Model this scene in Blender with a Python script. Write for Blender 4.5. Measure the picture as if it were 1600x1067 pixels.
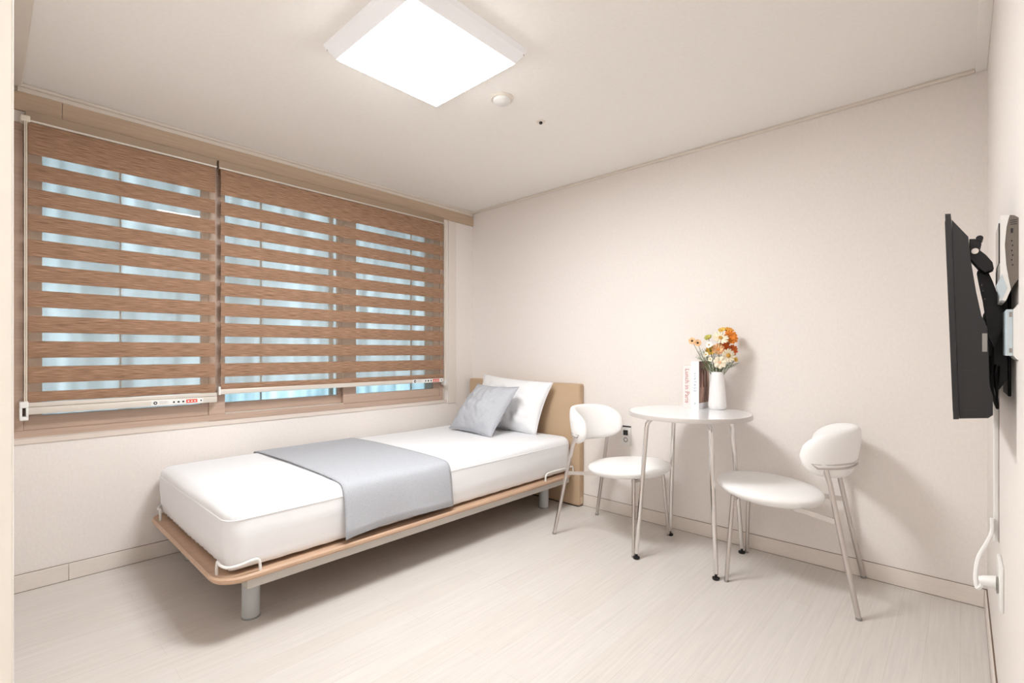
import bpy, bmesh, math, random
from mathutils import Vector, Matrix, noise
random.seed(7)
for o in list(bpy.data.objects): bpy.data.objects.remove(o)
SC = bpy.context.scene
COL = SC.collection
PI = math.pi

# ------------------------------------------------------------------ camera, world, exposure
cd = bpy.data.cameras.new('camera'); cam = bpy.data.objects.new('camera', cd); COL.objects.link(cam)
cam.location = (3.137, 0, 1.09)
cam.rotation_euler = (math.radians(90), 0, math.radians(42.7))
cd.sensor_width = 36; cd.lens = 760.6 / 1600 * 36
cd.shift_y = 16 / 1600
cd.clip_start = 0.01
SC.camera = cam
SC.view_settings.view_transform = 'Standard'; SC.view_settings.look = 'None'
SC.view_settings.gamma = 1; SC.view_settings.use_curve_mapping = False
SC.view_settings.exposure = 0.97
W = bpy.data.worlds.new('world'); SC.world = W; W.use_nodes = True
bg = W.node_tree.nodes['Background']
bg.inputs[0].default_value = (0.92, 0.975, 1.0, 1); bg.inputs[1].default_value = 3.4   # cool daylight outside the frosted window
LAMP = 29.0        # ceiling lamp diffuser
ENTRY = 14.0        # entry lamp behind the viewer

# ------------------------------------------------------------------ materials
def srgb(r, g, b):
    f = lambda c: (c/255/12.92) if c/255 <= .04045 else ((c/255+.055)/1.055)**2.4
    return (f(r), f(g), f(b), 1)
MATS = {}
def mat(name, col, rough=.6, metal=0, noise_amt=0, noise_scale=(30,30,30), bump=0, bump_scale=None, spec=.5, coat=0, sheen=0, emis=None, subs=0):
    if name in MATS: return MATS[name]
    m = bpy.data.materials.new(name); m.use_nodes = True; nt = m.node_tree
    b = nt.nodes['Principled BSDF']
    b.inputs['Base Color'].default_value = col; b.inputs['Roughness'].default_value = rough
    b.inputs['Metallic'].default_value = metal; b.inputs['Specular IOR Level'].default_value = spec
    b.inputs['Coat Weight'].default_value = coat; b.inputs['Sheen Weight'].default_value = sheen
    if emis: b.inputs['Emission Color'].default_value = emis[0]; b.inputs['Emission Strength'].default_value = emis[1]
    if noise_amt or bump:
        tc = nt.nodes.new('ShaderNodeTexCoord'); mp = nt.nodes.new('ShaderNodeMapping')
        mp.inputs['Scale'].default_value = noise_scale
        nt.links.new(tc.outputs['Object'], mp.inputs[0])
        n = nt.nodes.new('ShaderNodeTexNoise'); n.inputs['Scale'].default_value = 1; n.inputs['Detail'].default_value = 4
        nt.links.new(mp.outputs[0], n.inputs['Vector'])
        if noise_amt:
            r = nt.nodes.new('ShaderNodeMapRange')
            r.inputs['From Min'].default_value = .3; r.inputs['From Max'].default_value = .7
            r.inputs['To Min'].default_value = 1-noise_amt; r.inputs['To Max'].default_value = 1+noise_amt
            nt.links.new(n.outputs['Fac'], r.inputs['Value'])
            x = nt.nodes.new('ShaderNodeVectorMath'); x.operation = 'SCALE'; x.inputs[0].default_value = col[:3]
            nt.links.new(r.outputs[0], x.inputs['Scale']); nt.links.new(x.outputs[0], b.inputs['Base Color'])
        if bump:
            bp = nt.nodes.new('ShaderNodeBump'); bp.inputs['Strength'].default_value = bump; bp.inputs['Distance'].default_value = .002
            nt.links.new(n.outputs['Fac'], bp.inputs['Height']); nt.links.new(bp.outputs[0], b.inputs['Normal'])
    MATS[name] = m; return m

M_wall = mat('wallpaper', srgb(241, 233, 227), .62, noise_amt=.02, noise_scale=(90, 90, 60), bump=.25)
M_ceil = mat('ceiling_paper', srgb(247, 242, 236), .75, noise_amt=.015, noise_scale=(60, 60, 60), bump=.15)
M_base = mat('baseboard_film', srgb(232, 222, 213), .5, noise_amt=.03, noise_scale=(40, 40, 200))
M_gap = mat('joint_shadow_line', srgb(120, 98, 82), .8)
M_cornice = mat('cornice_white', srgb(230, 220, 208), .5)
M_val = mat('curtain_box_film', srgb(200, 176, 152), .6, noise_amt=.07, noise_scale=(60, 5, 120))
M_frame = mat('window_frame_wood_film', srgb(190, 163, 145), .45, noise_amt=.07, noise_scale=(60, 4, 120))
M_frame_in = mat('outer_frame_grey', srgb(200, 192, 182), .5)
M_white = mat('white_plastic', srgb(240, 238, 234), .35)
M_whitep = mat('white_painted_door', srgb(248, 243, 234), .25, coat=.3)
M_alu = mat('silver_rail', srgb(222, 214, 204), .35, metal=.25)
M_cord = mat('cream_cord', srgb(238, 226, 208), .6)
M_chrome = mat('chrome', srgb(225, 222, 220), .10, metal=1)
M_satin = mat('satin_chrome', srgb(206, 200, 196), .28, metal=1)
M_black = mat('black_plastic', srgb(25, 24, 27), .4, noise_amt=.1, noise_scale=(400, 400, 400))
M_dark = mat('dark_metal', srgb(30, 29, 31), .35, metal=.4)
M_rubber = mat('black_rubber', srgb(28, 26, 26), .6)
M_sheet = mat('white_cotton_sheet', srgb(245, 245, 247), .85, bump=.15, noise_scale=(300, 300, 300), sheen=.1)
M_pillow = mat('white_pillow_cotton', srgb(247, 246, 247), .85, bump=.15, noise_scale=(300, 300, 300))
M_grey = mat('grey_linen', srgb(186, 188, 194), .85, noise_amt=.10, noise_scale=(260, 260, 260), bump=.3)
M_cush = mat('grey_cushion_linen', srgb(192, 194, 200), .85, noise_amt=.12, noise_scale=(240, 240, 240), bump=.35)
M_head = mat('tan_fabric', srgb(196, 168, 138), .8, noise_amt=.08, noise_scale=(250, 250, 250), bump=.25)
M_wood = mat('bent_plywood', srgb(202, 168, 141), .45, noise_amt=.08, noise_scale=(60, 6, 160))
M_rail = mat('bed_rail_grey_paint', srgb(205, 200, 192), .45)
M_leg = mat('bed_leg_grey_paint', srgb(188, 190, 190), .4)
M_leather = mat('white_leatherette', srgb(252, 250, 248), .38, bump=.08, noise_scale=(200, 200, 200))
M_top = mat('glossy_white_tabletop', srgb(252, 251, 252), .16, coat=.4)
M_edge = mat('tabletop_edge_band', srgb(205, 198, 193), .3, metal=.1)
M_vase = mat('white_ceramic', srgb(246, 243, 242), .35)
M_paper = mat('paper_pages', srgb(238, 232, 222), .8)
M_pink = mat('pale_pink_cover', srgb(244, 226, 222), .5)
M_bookw = mat('white_book_cover', srgb(248, 248, 250), .4)
M_rose = mat('rose_lettering', srgb(176, 120, 118), .6)
M_blue = mat('blue_grey_lettering', srgb(130, 146, 170), .6)
M_screen = mat('glossy_black_screen', srgb(18, 18, 22), .08)
M_red = mat('red_sticker', srgb(226, 84, 62), .5)
M_ink = mat('black_ink', srgb(40, 40, 44), .6)
M_greyvent = mat('grey_housing', srgb(118, 108, 98), .5, noise_amt=.06, noise_scale=(300, 300, 300))
M_lgrey = mat('pale_blue_grey_plastic', srgb(196, 208, 214), .4)
M_tag = mat('label_grey', srgb(150, 146, 140), .5)

def emission(name, col, s):
    m = bpy.data.materials.new(name); m.use_nodes = True; nt = m.node_tree; nt.nodes.clear()
    e = nt.nodes.new('ShaderNodeEmission'); e.inputs[0].default_value = col; e.inputs[1].default_value = s
    o = nt.nodes.new('ShaderNodeOutputMaterial'); nt.links.new(e.outputs[0], o.inputs[0]); return m
M_glow = emission('lamp_diffuser', (.94, .98, 1, 1), LAMP)
M_glow2 = emission('entry_lamp_diffuser', (.97, .985, 1, 1), ENTRY)

def floor_mat():
    m = bpy.data.materials.new('pale_oak_laminate'); m.use_nodes = True; nt = m.node_tree; b = nt.nodes['Principled BSDF']
    tc = nt.nodes.new('ShaderNodeTexCoord')
    mp = nt.nodes.new('ShaderNodeMapping'); mp.inputs['Rotation'].default_value = (0, 0, PI/2)
    nt.links.new(tc.outputs['Object'], mp.inputs[0])
    br = nt.nodes.new('ShaderNodeTexBrick'); br.inputs['Scale'].default_value = 1
    br.inputs['Brick Width'].default_value = 1.2; br.inputs['Row Height'].default_value = .095
    br.inputs['Mortar Size'].default_value = .0009; br.inputs['Mortar Smooth'].default_value = .3; br.offset = .37
    br.inputs['Color1'].default_value = srgb(218, 211, 205); br.inputs['Color2'].default_value = srgb(215, 207, 200)
    br.inputs['Mortar'].default_value = srgb(206, 197, 189)
    nt.links.new(mp.outputs[0], br.inputs['Vector'])
    mp2 = nt.nodes.new('ShaderNodeMapping'); mp2.inputs['Scale'].default_value = (90, 3.2, 1)
    nt.links.new(tc.outputs['Object'], mp2.inputs[0])
    n = nt.nodes.new('ShaderNodeTexNoise'); n.inputs['Scale'].default_value = 1; n.inputs['Detail'].default_value = 6; n.inputs['Roughness'].default_value = .6
    nt.links.new(mp2.outputs[0], n.inputs['Vector'])
    r = nt.nodes.new('ShaderNodeMapRange'); r.inputs['From Min'].default_value = .3; r.inputs['From Max'].default_value = .7
    r.inputs['To Min'].default_value = .93; r.inputs['To Max'].default_value = 1.05
    nt.links.new(n.outputs['Fac'], r.inputs['Value'])
    x = nt.nodes.new('ShaderNodeVectorMath'); x.operation = 'SCALE'
    nt.links.new(br.outputs['Color'], x.inputs[0]); nt.links.new(r.outputs[0], x.inputs['Scale'])
    nt.links.new(x.outputs[0], b.inputs['Base Color'])
    b.inputs['Roughness'].default_value = .42; b.inputs['Specular IOR Level'].default_value = .4
    return m
M_floor = floor_mat()

def fabric_mat(name, c1, c2, alpha=None):
    m = bpy.data.materials.new(name); m.use_nodes = True; nt = m.node_tree; b = nt.nodes['Principled BSDF']
    tc = nt.nodes.new('ShaderNodeTexCoord'); mp = nt.nodes.new('ShaderNodeMapping'); mp.inputs['Scale'].default_value = (1, 14, 420)
    nt.links.new(tc.outputs['Object'], mp.inputs[0])
    n = nt.nodes.new('ShaderNodeTexNoise'); n.inputs['Scale'].default_value = 1; n.inputs['Detail'].default_value = 3
    nt.links.new(mp.outputs[0], n.inputs['Vector'])
    r = nt.nodes.new('ShaderNodeValToRGB'); r.color_ramp.elements[0].position = .34; r.color_ramp.elements[1].position = .66
    r.color_ramp.elements[0].color = c1; r.color_ramp.elements[1].color = c2
    nt.links.new(n.outputs['Fac'], r.inputs[0]); nt.links.new(r.outputs[0], b.inputs['Base Color'])
    b.inputs['Roughness'].default_value = .85; b.inputs['Specular IOR Level'].default_value = .2
    if alpha is not None: b.inputs['Alpha'].default_value = alpha
    return m
M_band = fabric_mat('blind_band_fabric', srgb(128, 98, 76), srgb(180, 143, 118))
M_sheer = fabric_mat('blind_sheer_mesh', srgb(178, 150, 128), srgb(206, 184, 164), .26)

def glass_mat():
    m = bpy.data.materials.new('clear_window_glass'); m.use_nodes = True; nt = m.node_tree; nt.nodes.clear()
    t = nt.nodes.new('ShaderNodeBsdfTransparent'); t.inputs[0].default_value = (.93, .97, .98, 1)
    g = nt.nodes.new('ShaderNodeBsdfGlossy'); g.inputs['Roughness'].default_value = .01
    f = nt.nodes.new('ShaderNodeFresnel'); f.inputs[0].default_value = 1.5
    mx = nt.nodes.new('ShaderNodeMixShader'); o = nt.nodes.new('ShaderNodeOutputMaterial')
    nt.links.new(f.outputs[0], mx.inputs[0]); nt.links.new(t.outputs[0], mx.inputs[1]); nt.links.new(g.outputs[0], mx.inputs[2])
    nt.links.new(mx.outputs[0], o.inputs[0]); return m
M_glass = glass_mat()
def frost_mat():
    m = bpy.data.materials.new('frosted_outer_glass'); m.use_nodes = True; nt = m.node_tree; nt.nodes.clear()
    tc = nt.nodes.new('ShaderNodeTexCoord'); mp = nt.nodes.new('ShaderNodeMapping'); mp.inputs['Scale'].default_value = (1, 14, 1.1)
    nt.links.new(tc.outputs['Object'], mp.inputs[0])
    n = nt.nodes.new('ShaderNodeTexNoise'); n.inputs['Scale'].default_value = 1; n.inputs['Detail'].default_value = 5
    nt.links.new(mp.outputs[0], n.inputs['Vector'])
    r = nt.nodes.new('ShaderNodeValToRGB'); r.color_ramp.elements[0].position = .34; r.color_ramp.elements[1].position = .68
    r.color_ramp.elements[0].color = srgb(160, 178, 184); r.color_ramp.elements[1].color = srgb(216, 228, 233)
    nt.links.new(n.outputs['Fac'], r.inputs[0])
    t = nt.nodes.new('ShaderNodeBsdfTranslucent'); d = nt.nodes.new('ShaderNodeBsdfDiffuse'); g = nt.nodes.new('ShaderNodeBsdfGlossy')
    g.inputs['Roughness'].default_value = .12
    nt.links.new(r.outputs[0], t.inputs[0]); nt.links.new(r.outputs[0], d.inputs[0])
    a = nt.nodes.new('ShaderNodeMixShader'); a.inputs[0].default_value = .35
    nt.links.new(t.outputs[0], a.inputs[1]); nt.links.new(d.outputs[0], a.inputs[2])
    c = nt.nodes.new('ShaderNodeMixShader'); c.inputs[0].default_value = .06
    nt.links.new(a.outputs[0], c.inputs[1]); nt.links.new(g.outputs[0], c.inputs[2])
    o = nt.nodes.new('ShaderNodeOutputMaterial'); nt.links.new(c.outputs[0], o.inputs[0]); return m
M_frost = frost_mat()
def cover_mat():
    m = bpy.data.materials.new('brown_photo_cover'); m.use_nodes = True; nt = m.node_tree; b = nt.nodes['Principled BSDF']
    tc = nt.nodes.new('ShaderNodeTexCoord'); mp = nt.nodes.new('ShaderNodeMapping'); mp.inputs['Scale'].default_value = (1, 26, 7)
    nt.links.new(tc.outputs['Object'], mp.inputs[0])
    n = nt.nodes.new('ShaderNodeTexNoise'); n.inputs['Scale'].default_value = 1; n.inputs['Detail'].default_value = 3
    nt.links.new(mp.outputs[0], n.inputs['Vector'])
    r = nt.nodes.new('ShaderNodeValToRGB'); r.color_ramp.elements[0].position = .35; r.color_ramp.elements[1].position = .7
    r.color_ramp.elements[0].color = srgb(112, 76, 66); r.color_ramp.elements[1].color = srgb(196, 156, 138)
    nt.links.new(n.outputs['Fac'], r.inputs[0]); nt.links.new(r.outputs[0], b.inputs['Base Color']); b.inputs['Roughness'].default_value = .4
    return m
M_cover = cover_mat()

# ------------------------------------------------------------------ mesh helpers
def bm_new(): return bmesh.new()
def box(bm, x0, x1, y0, y1, z0, z1, bev=0, seg=2):
    r = bmesh.ops.create_cube(bm, size=1)
    vs = r['verts']
    bmesh.ops.scale(bm, vec=(x1-x0, y1-y0, z1-z0), verts=vs)
    bmesh.ops.translate(bm, vec=((x0+x1)/2, (y0+y1)/2, (z0+z1)/2), verts=vs)
    if bev:
        es = list({e for v in vs for e in v.link_edges})
        bmesh.ops.bevel(bm, geom=es, offset=bev, segments=seg, affect='EDGES', profile=.5)
def obj(name, bm, m, parent=None, smooth=False, mats=None):
    bmesh.ops.recalc_face_normals(bm, faces=bm.faces)
    me = bpy.data.meshes.new(name); bm.to_mesh(me); bm.free()
    for mm in (mats or [m]): me.materials.append(mm)
    if smooth:
        for p in me.polygons: p.use_smooth = True
        if smooth != 'all': me.set_sharp_from_angle(angle=math.radians(40))
    o = bpy.data.objects.new(name, me); COL.objects.link(o)
    if parent is not None: o.parent = parent
    return o
def tag(o, label, cat, group=None, kind=None):
    o['label'] = label; o['category'] = cat
    if group: o['group'] = group
    if kind: o['kind'] = kind
    return o
def thing(name, label, cat, loc=(0, 0, 0), rz=0, group=None):
    o = bpy.data.objects.new(name, None); COL.objects.link(o); o.location = loc; o.rotation_euler = (0, 0, rz)
    o.empty_display_size = .05
    return tag(o, label, cat, group)
def struct(name, bm, m, parent=None, smooth=False, mats=None):
    o = obj(name, bm, m, parent, smooth, mats)
    if parent is None: o['kind'] = 'structure'
    return o
def tube(bm, pts, r, seg=12, cap=True, closed=False, r_end=None):
    pts = [Vector(p) for p in pts]; n = len(pts); rings = []
    t0 = (pts[1]-pts[0]).normalized()
    up = Vector((0, 0, 1)) if abs(t0.z) < .9 else Vector((1, 0, 0))
    side = t0.cross(up).normalized()
    for i, p in enumerate(pts):
        if closed: t = (pts[(i+1) % n]-pts[i-1]).normalized()
        elif i == 0: t = t0
        elif i == n-1: t = (pts[-1]-pts[-2]).normalized()
        else: t = ((pts[i+1]-p).normalized()+(p-pts[i-1]).normalized()).normalized()
        side = (side - t*side.dot(t)).normalized(); u2 = t.cross(side)
        rr = r if r_end is None else r+(r_end-r)*i/(n-1)
        rings.append([bm.verts.new(p+side*math.cos(a)*rr+u2*math.sin(a)*rr) for a in [2*PI*k/seg for k in range(seg)]])
    m = n if closed else n-1
    for i in range(m):
        A, B = rings[i], rings[(i+1) % n]
        for k in range(seg): bm.faces.new((A[k], A[(k+1) % seg], B[(k+1) % seg], B[k]))
    if cap and not closed: bm.faces.new(rings[0][::-1]); bm.faces.new(rings[-1])
def smoothpath(pts, n=8):
    P = [Vector(p) for p in pts]; P = [P[0]*2-P[1]]+P+[P[-1]*2-P[-2]]; out = []
    for i in range(1, len(P)-2):
        for k in range(n):
            t = k/n; a, b, c, d = P[i-1:i+3]
            out.append(.5*((2*b)+(c-a)*t+(2*a-5*b+4*c-d)*t*t+(3*b-a-3*c+d)*t**3))
    out.append(P[-2]); return out
def fillet(pts, r, n=6):
    P = [Vector(p) for p in pts]; out = [P[0]]
    for i in range(1, len(P)-1):
        a = (P[i-1]-P[i]).normalized(); b = (P[i+1]-P[i]).normalized()
        for k in range(n+1):
            t = k/n; out.append((P[i]+a*r)*(1-t)**2+P[i]*2*t*(1-t)+(P[i]+b*r)*t*t)
    out.append(P[-1]); return out
def lathe(bm, prof, seg=32, c=(0, 0, 0), flute=0, nfl=24):
    rings = []
    for (r, z) in prof:
        if r < 1e-6: rings.append([bm.verts.new((c[0], c[1], c[2]+z))])
        else: rings.append([bm.verts.new((c[0]+math.cos(2*PI*k/seg)*r*(1+flute*math.cos(nfl*2*PI*k/seg)), c[1]+math.sin(2*PI*k/seg)*r*(1+flute*math.cos(nfl*2*PI*k/seg)), c[2]+z)) for k in range(seg)])
    for A, B in zip(rings, rings[1:]):
        for k in range(seg):
            k2 = (k+1) % seg
            if len(A) == 1 and len(B) == 1: continue
            if len(A) == 1: bm.faces.new((A[0], B[k], B[k2]))
            elif len(B) == 1: bm.faces.new((A[k], A[k2], B[0]))
            else: bm.faces.new((A[k], A[k2], B[k2], B[k]))
def prism_y(bm, poly, y0, y1):
    a = [bm.verts.new((x, y0, z)) for x, z in poly]; b = [bm.verts.new((x, y1, z)) for x, z in poly]
    n = len(poly); bm.faces.new(a); bm.faces.new(b[::-1])
    for i in range(n): bm.faces.new((a[i], b[i], b[(i+1) % n], a[(i+1) % n]))
def disc_x(bm, x, y, z, r, t=.001, sq=1.0):   # flat disc facing +x
    n = 20
    a = [bm.verts.new((x, y+math.cos(2*PI*k/n)*r*sq, z+math.sin(2*PI*k/n)*r)) for k in range(n)]
    b = [bm.verts.new((x+t, v.co.y, v.co.z)) for v in a]
    bm.faces.new(b); bm.faces.new(a[::-1])
    for k in range(n): bm.faces.new((a[k], a[(k+1) % n], b[(k+1) % n], b[k]))
def text(name, s, size, loc, rot, m, parent, ext=.0003, align='LEFT', sx=1):
    c = bpy.data.curves.new(name, 'FONT'); c.body = s; c.size = size; c.extrude = ext; c.align_x = align
    c.resolution_u = 3
    o = bpy.data.objects.new(name, c); COL.objects.link(o); o.location = loc; o.rotation_euler = rot; o.scale = (sx, 1, 1)
    me = bpy.data.meshes.new_from_object(o); me.materials.clear(); me.materials.append(m)
    bpy.data.objects.remove(o); bpy.data.curves.remove(c)
    o = bpy.data.objects.new(name, me); COL.objects.link(o); o.location = loc; o.rotation_euler = rot; o.scale = (sx, 1, 1)
    o.parent = parent; return o

# ------------------------------------------------------------------ room shell
H = 2.3; XR = 3.219; YB = 2.89; YN = -1.9
bm = bm_new(); box(bm, -.25, XR+.1, YN-.1, YB+.1, -.1, 0); struct('floor', bm, M_floor)
bm = bm_new(); box(bm, -.25, XR+.1, YN-.1, YB+.1, H, H+.1); struct('ceiling', bm, M_ceil)
WY0, WY1, WZ0, WZ1 = .085, 2.56, .695, 2.13
bm = bm_new()
box(bm, -.25, 0, -.1, YB+.1, 0, WZ0); box(bm, -.25, 0, -.1, YB+.1, WZ1, H)
box(bm, -.25, 0, -.1, WY0, WZ0, WZ1); box(bm, -.25, 0, WY1, YB+.1, WZ0, WZ1)
struct('wall_left', bm, M_wall)
bm = bm_new(); box(bm, 0, XR+.1, YB, YB+.1, 0, H); struct('wall_back', bm, M_wall)
bm = bm_new(); box(bm, XR, XR+.1, YN, YB, 0, H); struct('wall_right', bm, M_wall)
bm = bm_new(); box(bm, 0, 2.0, -.1, .02, 0, H); struct('wall_front', bm, M_wall)
bm = bm_new(); box(bm, 1.9, XR, YN-.1, YN, 0, H); struct('wall_entry', bm, M_wall)
bm = bm_new(); box(bm, 1.9, 2.0, YN, -.1, 0, H); struct('wall_hall', bm, M_wall)
bm = bm_new(); box(bm, 2.0, 2.045, -.85, .0313, 0, H-.002, .003); struct('door_1', bm, M_whitep)
# baseboards, with the joint lines the photo shows
def baseboard(name, segs):
    bm = bm_new()
    for s in segs: box(bm, *s, .0015, 1)
    struct(name, bm, M_base)
baseboard('baseboard_left', [(0, .009, .09, .2715, .001, .079), (0, .009, .273, YB, .001, .079)])
baseboard('baseboard_back', [(.009, 1.80, YB-.009, YB, .001, .079), (1.802, XR-.009, YB-.009, YB, .001, .079)])
baseboard('baseboard_right', [(XR-.009, XR, YN, YB-.009, .001, .079)])
bm = bm_new(); box(bm, 0, .0095, .09, YB, 0, .0012); box(bm, .009, XR-.009, YB-.0095, YB, 0, .0012); box(bm, XR-.0095, XR, YN, YB-.009, 0, .0012)
box(bm, 0, .004, .09, YB, .079, .0805); box(bm, .009, XR, YB-.004, YB, .079, .0805); box(bm, XR-.004, XR, YN, YB, .079, .0805)
struct('trim_1', bm, M_gap)
# thin cornices along the ceiling edge
bm = bm_new(); box(bm, XR-.038, XR, -.1, YB, H-.012, H, .002, 1); struct('trim_2', bm, M_ceil)
bm = bm_new(); box(bm, 0, XR-.038, YB-.022, YB, H-.014, H, .003, 1); struct('trim_3', bm, M_cornice)
bm = bm_new(); box(bm, 0, .034, .10, YB-.022, H-.014, H, .003, 1); box(bm, 0, .020, .10, YB-.022, H-.034, H-.014, .002, 1); struct('trim_4', bm, M_cornice)
bm = bm_new(); box(bm, 0, 2.0, .02, .115, H-.012, H, .003, 1); struct('trim_5', bm, M_cornice)
# curtain box board under the cornice, with its joint
bm = bm_new(); box(bm, 0, .014, .022, .249, 2.182, 2.267, .001, 1); box(bm, 0, .014, .2505, YB, 2.182, 2.267, .001, 1); struct('trim_6', bm, M_val)
# pale casing strip right of the window and sill strip below it
bm = bm_new(); box(bm, 0, .006, 2.615, 2.70, .66, 2.182, .001, 1); struct('trim_7', bm, mat('casing_strip', srgb(232, 222, 213), .6))
bm = bm_new(); box(bm, 0, .006, .03, 2.60, .668, .693, .001, 1); struct('trim_8', bm, mat('sill_strip', srgb(228, 214, 202), .5))

# ------------------------------------------------------------------ window: frame, three sashes, outer frosted window
bm = bm_new()
fy0, fy1, fz0, fz1 = WY0, WY1, WZ0, WZ1
box(bm, -.09, .004, fy0, fy1, fz0, fz0+.035, .002, 1); box(bm, -.09, .004, fy0, fy1, fz1-.035, fz1, .002, 1)
box(bm, -.09, .004, fy0, fy0+.035, fz0+.035, fz1-.035, .002, 1); box(bm, -.09, .004, fy1-.035, fy1, fz0+.035, fz1-.035, .002, 1)
box(bm, -.09, .004, .862, .945, fz0+.035, fz1-.035, .002, 1)
win = struct('window_1', bm, M_frame)
def sash(y0, y1, z0, z1, x, l, r, b, t, gl=True):
    bm = bm_new(); d = .028
    box(bm, x-d, x, y0, y1, z0, z0+b, .0015, 1); box(bm, x-d, x, y0, y1, z1-t, z1, .0015, 1)
    box(bm, x-d, x, y0, y0+l, z0+b, z1-t, .0015, 1); box(bm, x-d, x, y1-r, y1, z0+b, z1-t, .0015, 1)
    s = obj('sash', bm, M_frame, win)
    if gl:
        bm = bm_new(); box(bm, x-.017, x-.013, y0+l-.004, y1-r+.004, z0+b-.004, z1-t+.004); obj('pane', bm, M_glass, s)
    return s
sash(.12, .862, .73, 2.095, -.004, .062, .035, .066, .06)
sash(.945, 1.735, .73, 2.095, -.036, .012, .075, .062, .05)
sash(1.683, 2.525, .73, 2.095, -.004, .098, .062, .062, .05)
bm = bm_new(); box(bm, -.034, -.004, .948, 1.682, .7302, .7345); box(bm, .004, .0065, .04, .86, .694, .6975); box(bm, 0, .012, 2.561, 2.569, .69, 2.13); obj('aluminium_track', bm, M_alu, win)
bm = bm_new(); box(bm, .0, .009, .82, .84, 1.40, 1.45, .002); box(bm, 0, .009, 1.70, 1.72, 1.40, 1.45, .002); obj('latch', bm, M_alu, win)
bm = bm_new()
for y, w in ((WY0, .03), (.88, .018), (1.66, .03), (2.5, .06)): box(bm, -.19, -.16, y, y+w, WZ0, WZ1)
box(bm, -.19, -.16, WY0, WY1, WZ0, WZ0+.04); box(bm, -.19, -.16, WY0, WY1, WZ1-.04, WZ1)
box(bm, -.188, -.168, .490, .496, WZ0+.04, WZ1-.04); box(bm, -.188, -.166, 2.36, 2.37, WZ0+.04, WZ1-.04); box(bm, -.188, -.166, 1.20, 1.208, WZ0+.04, WZ1-.04)
w2 = struct('window_2', bm, M_frame_in)
bm = bm_new(); box(bm, -.178, -.172, WY0+.01, WY1-.01, WZ0+.01, WZ1-.01); obj('frosted_pane', bm, M_frost, w2)

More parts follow.
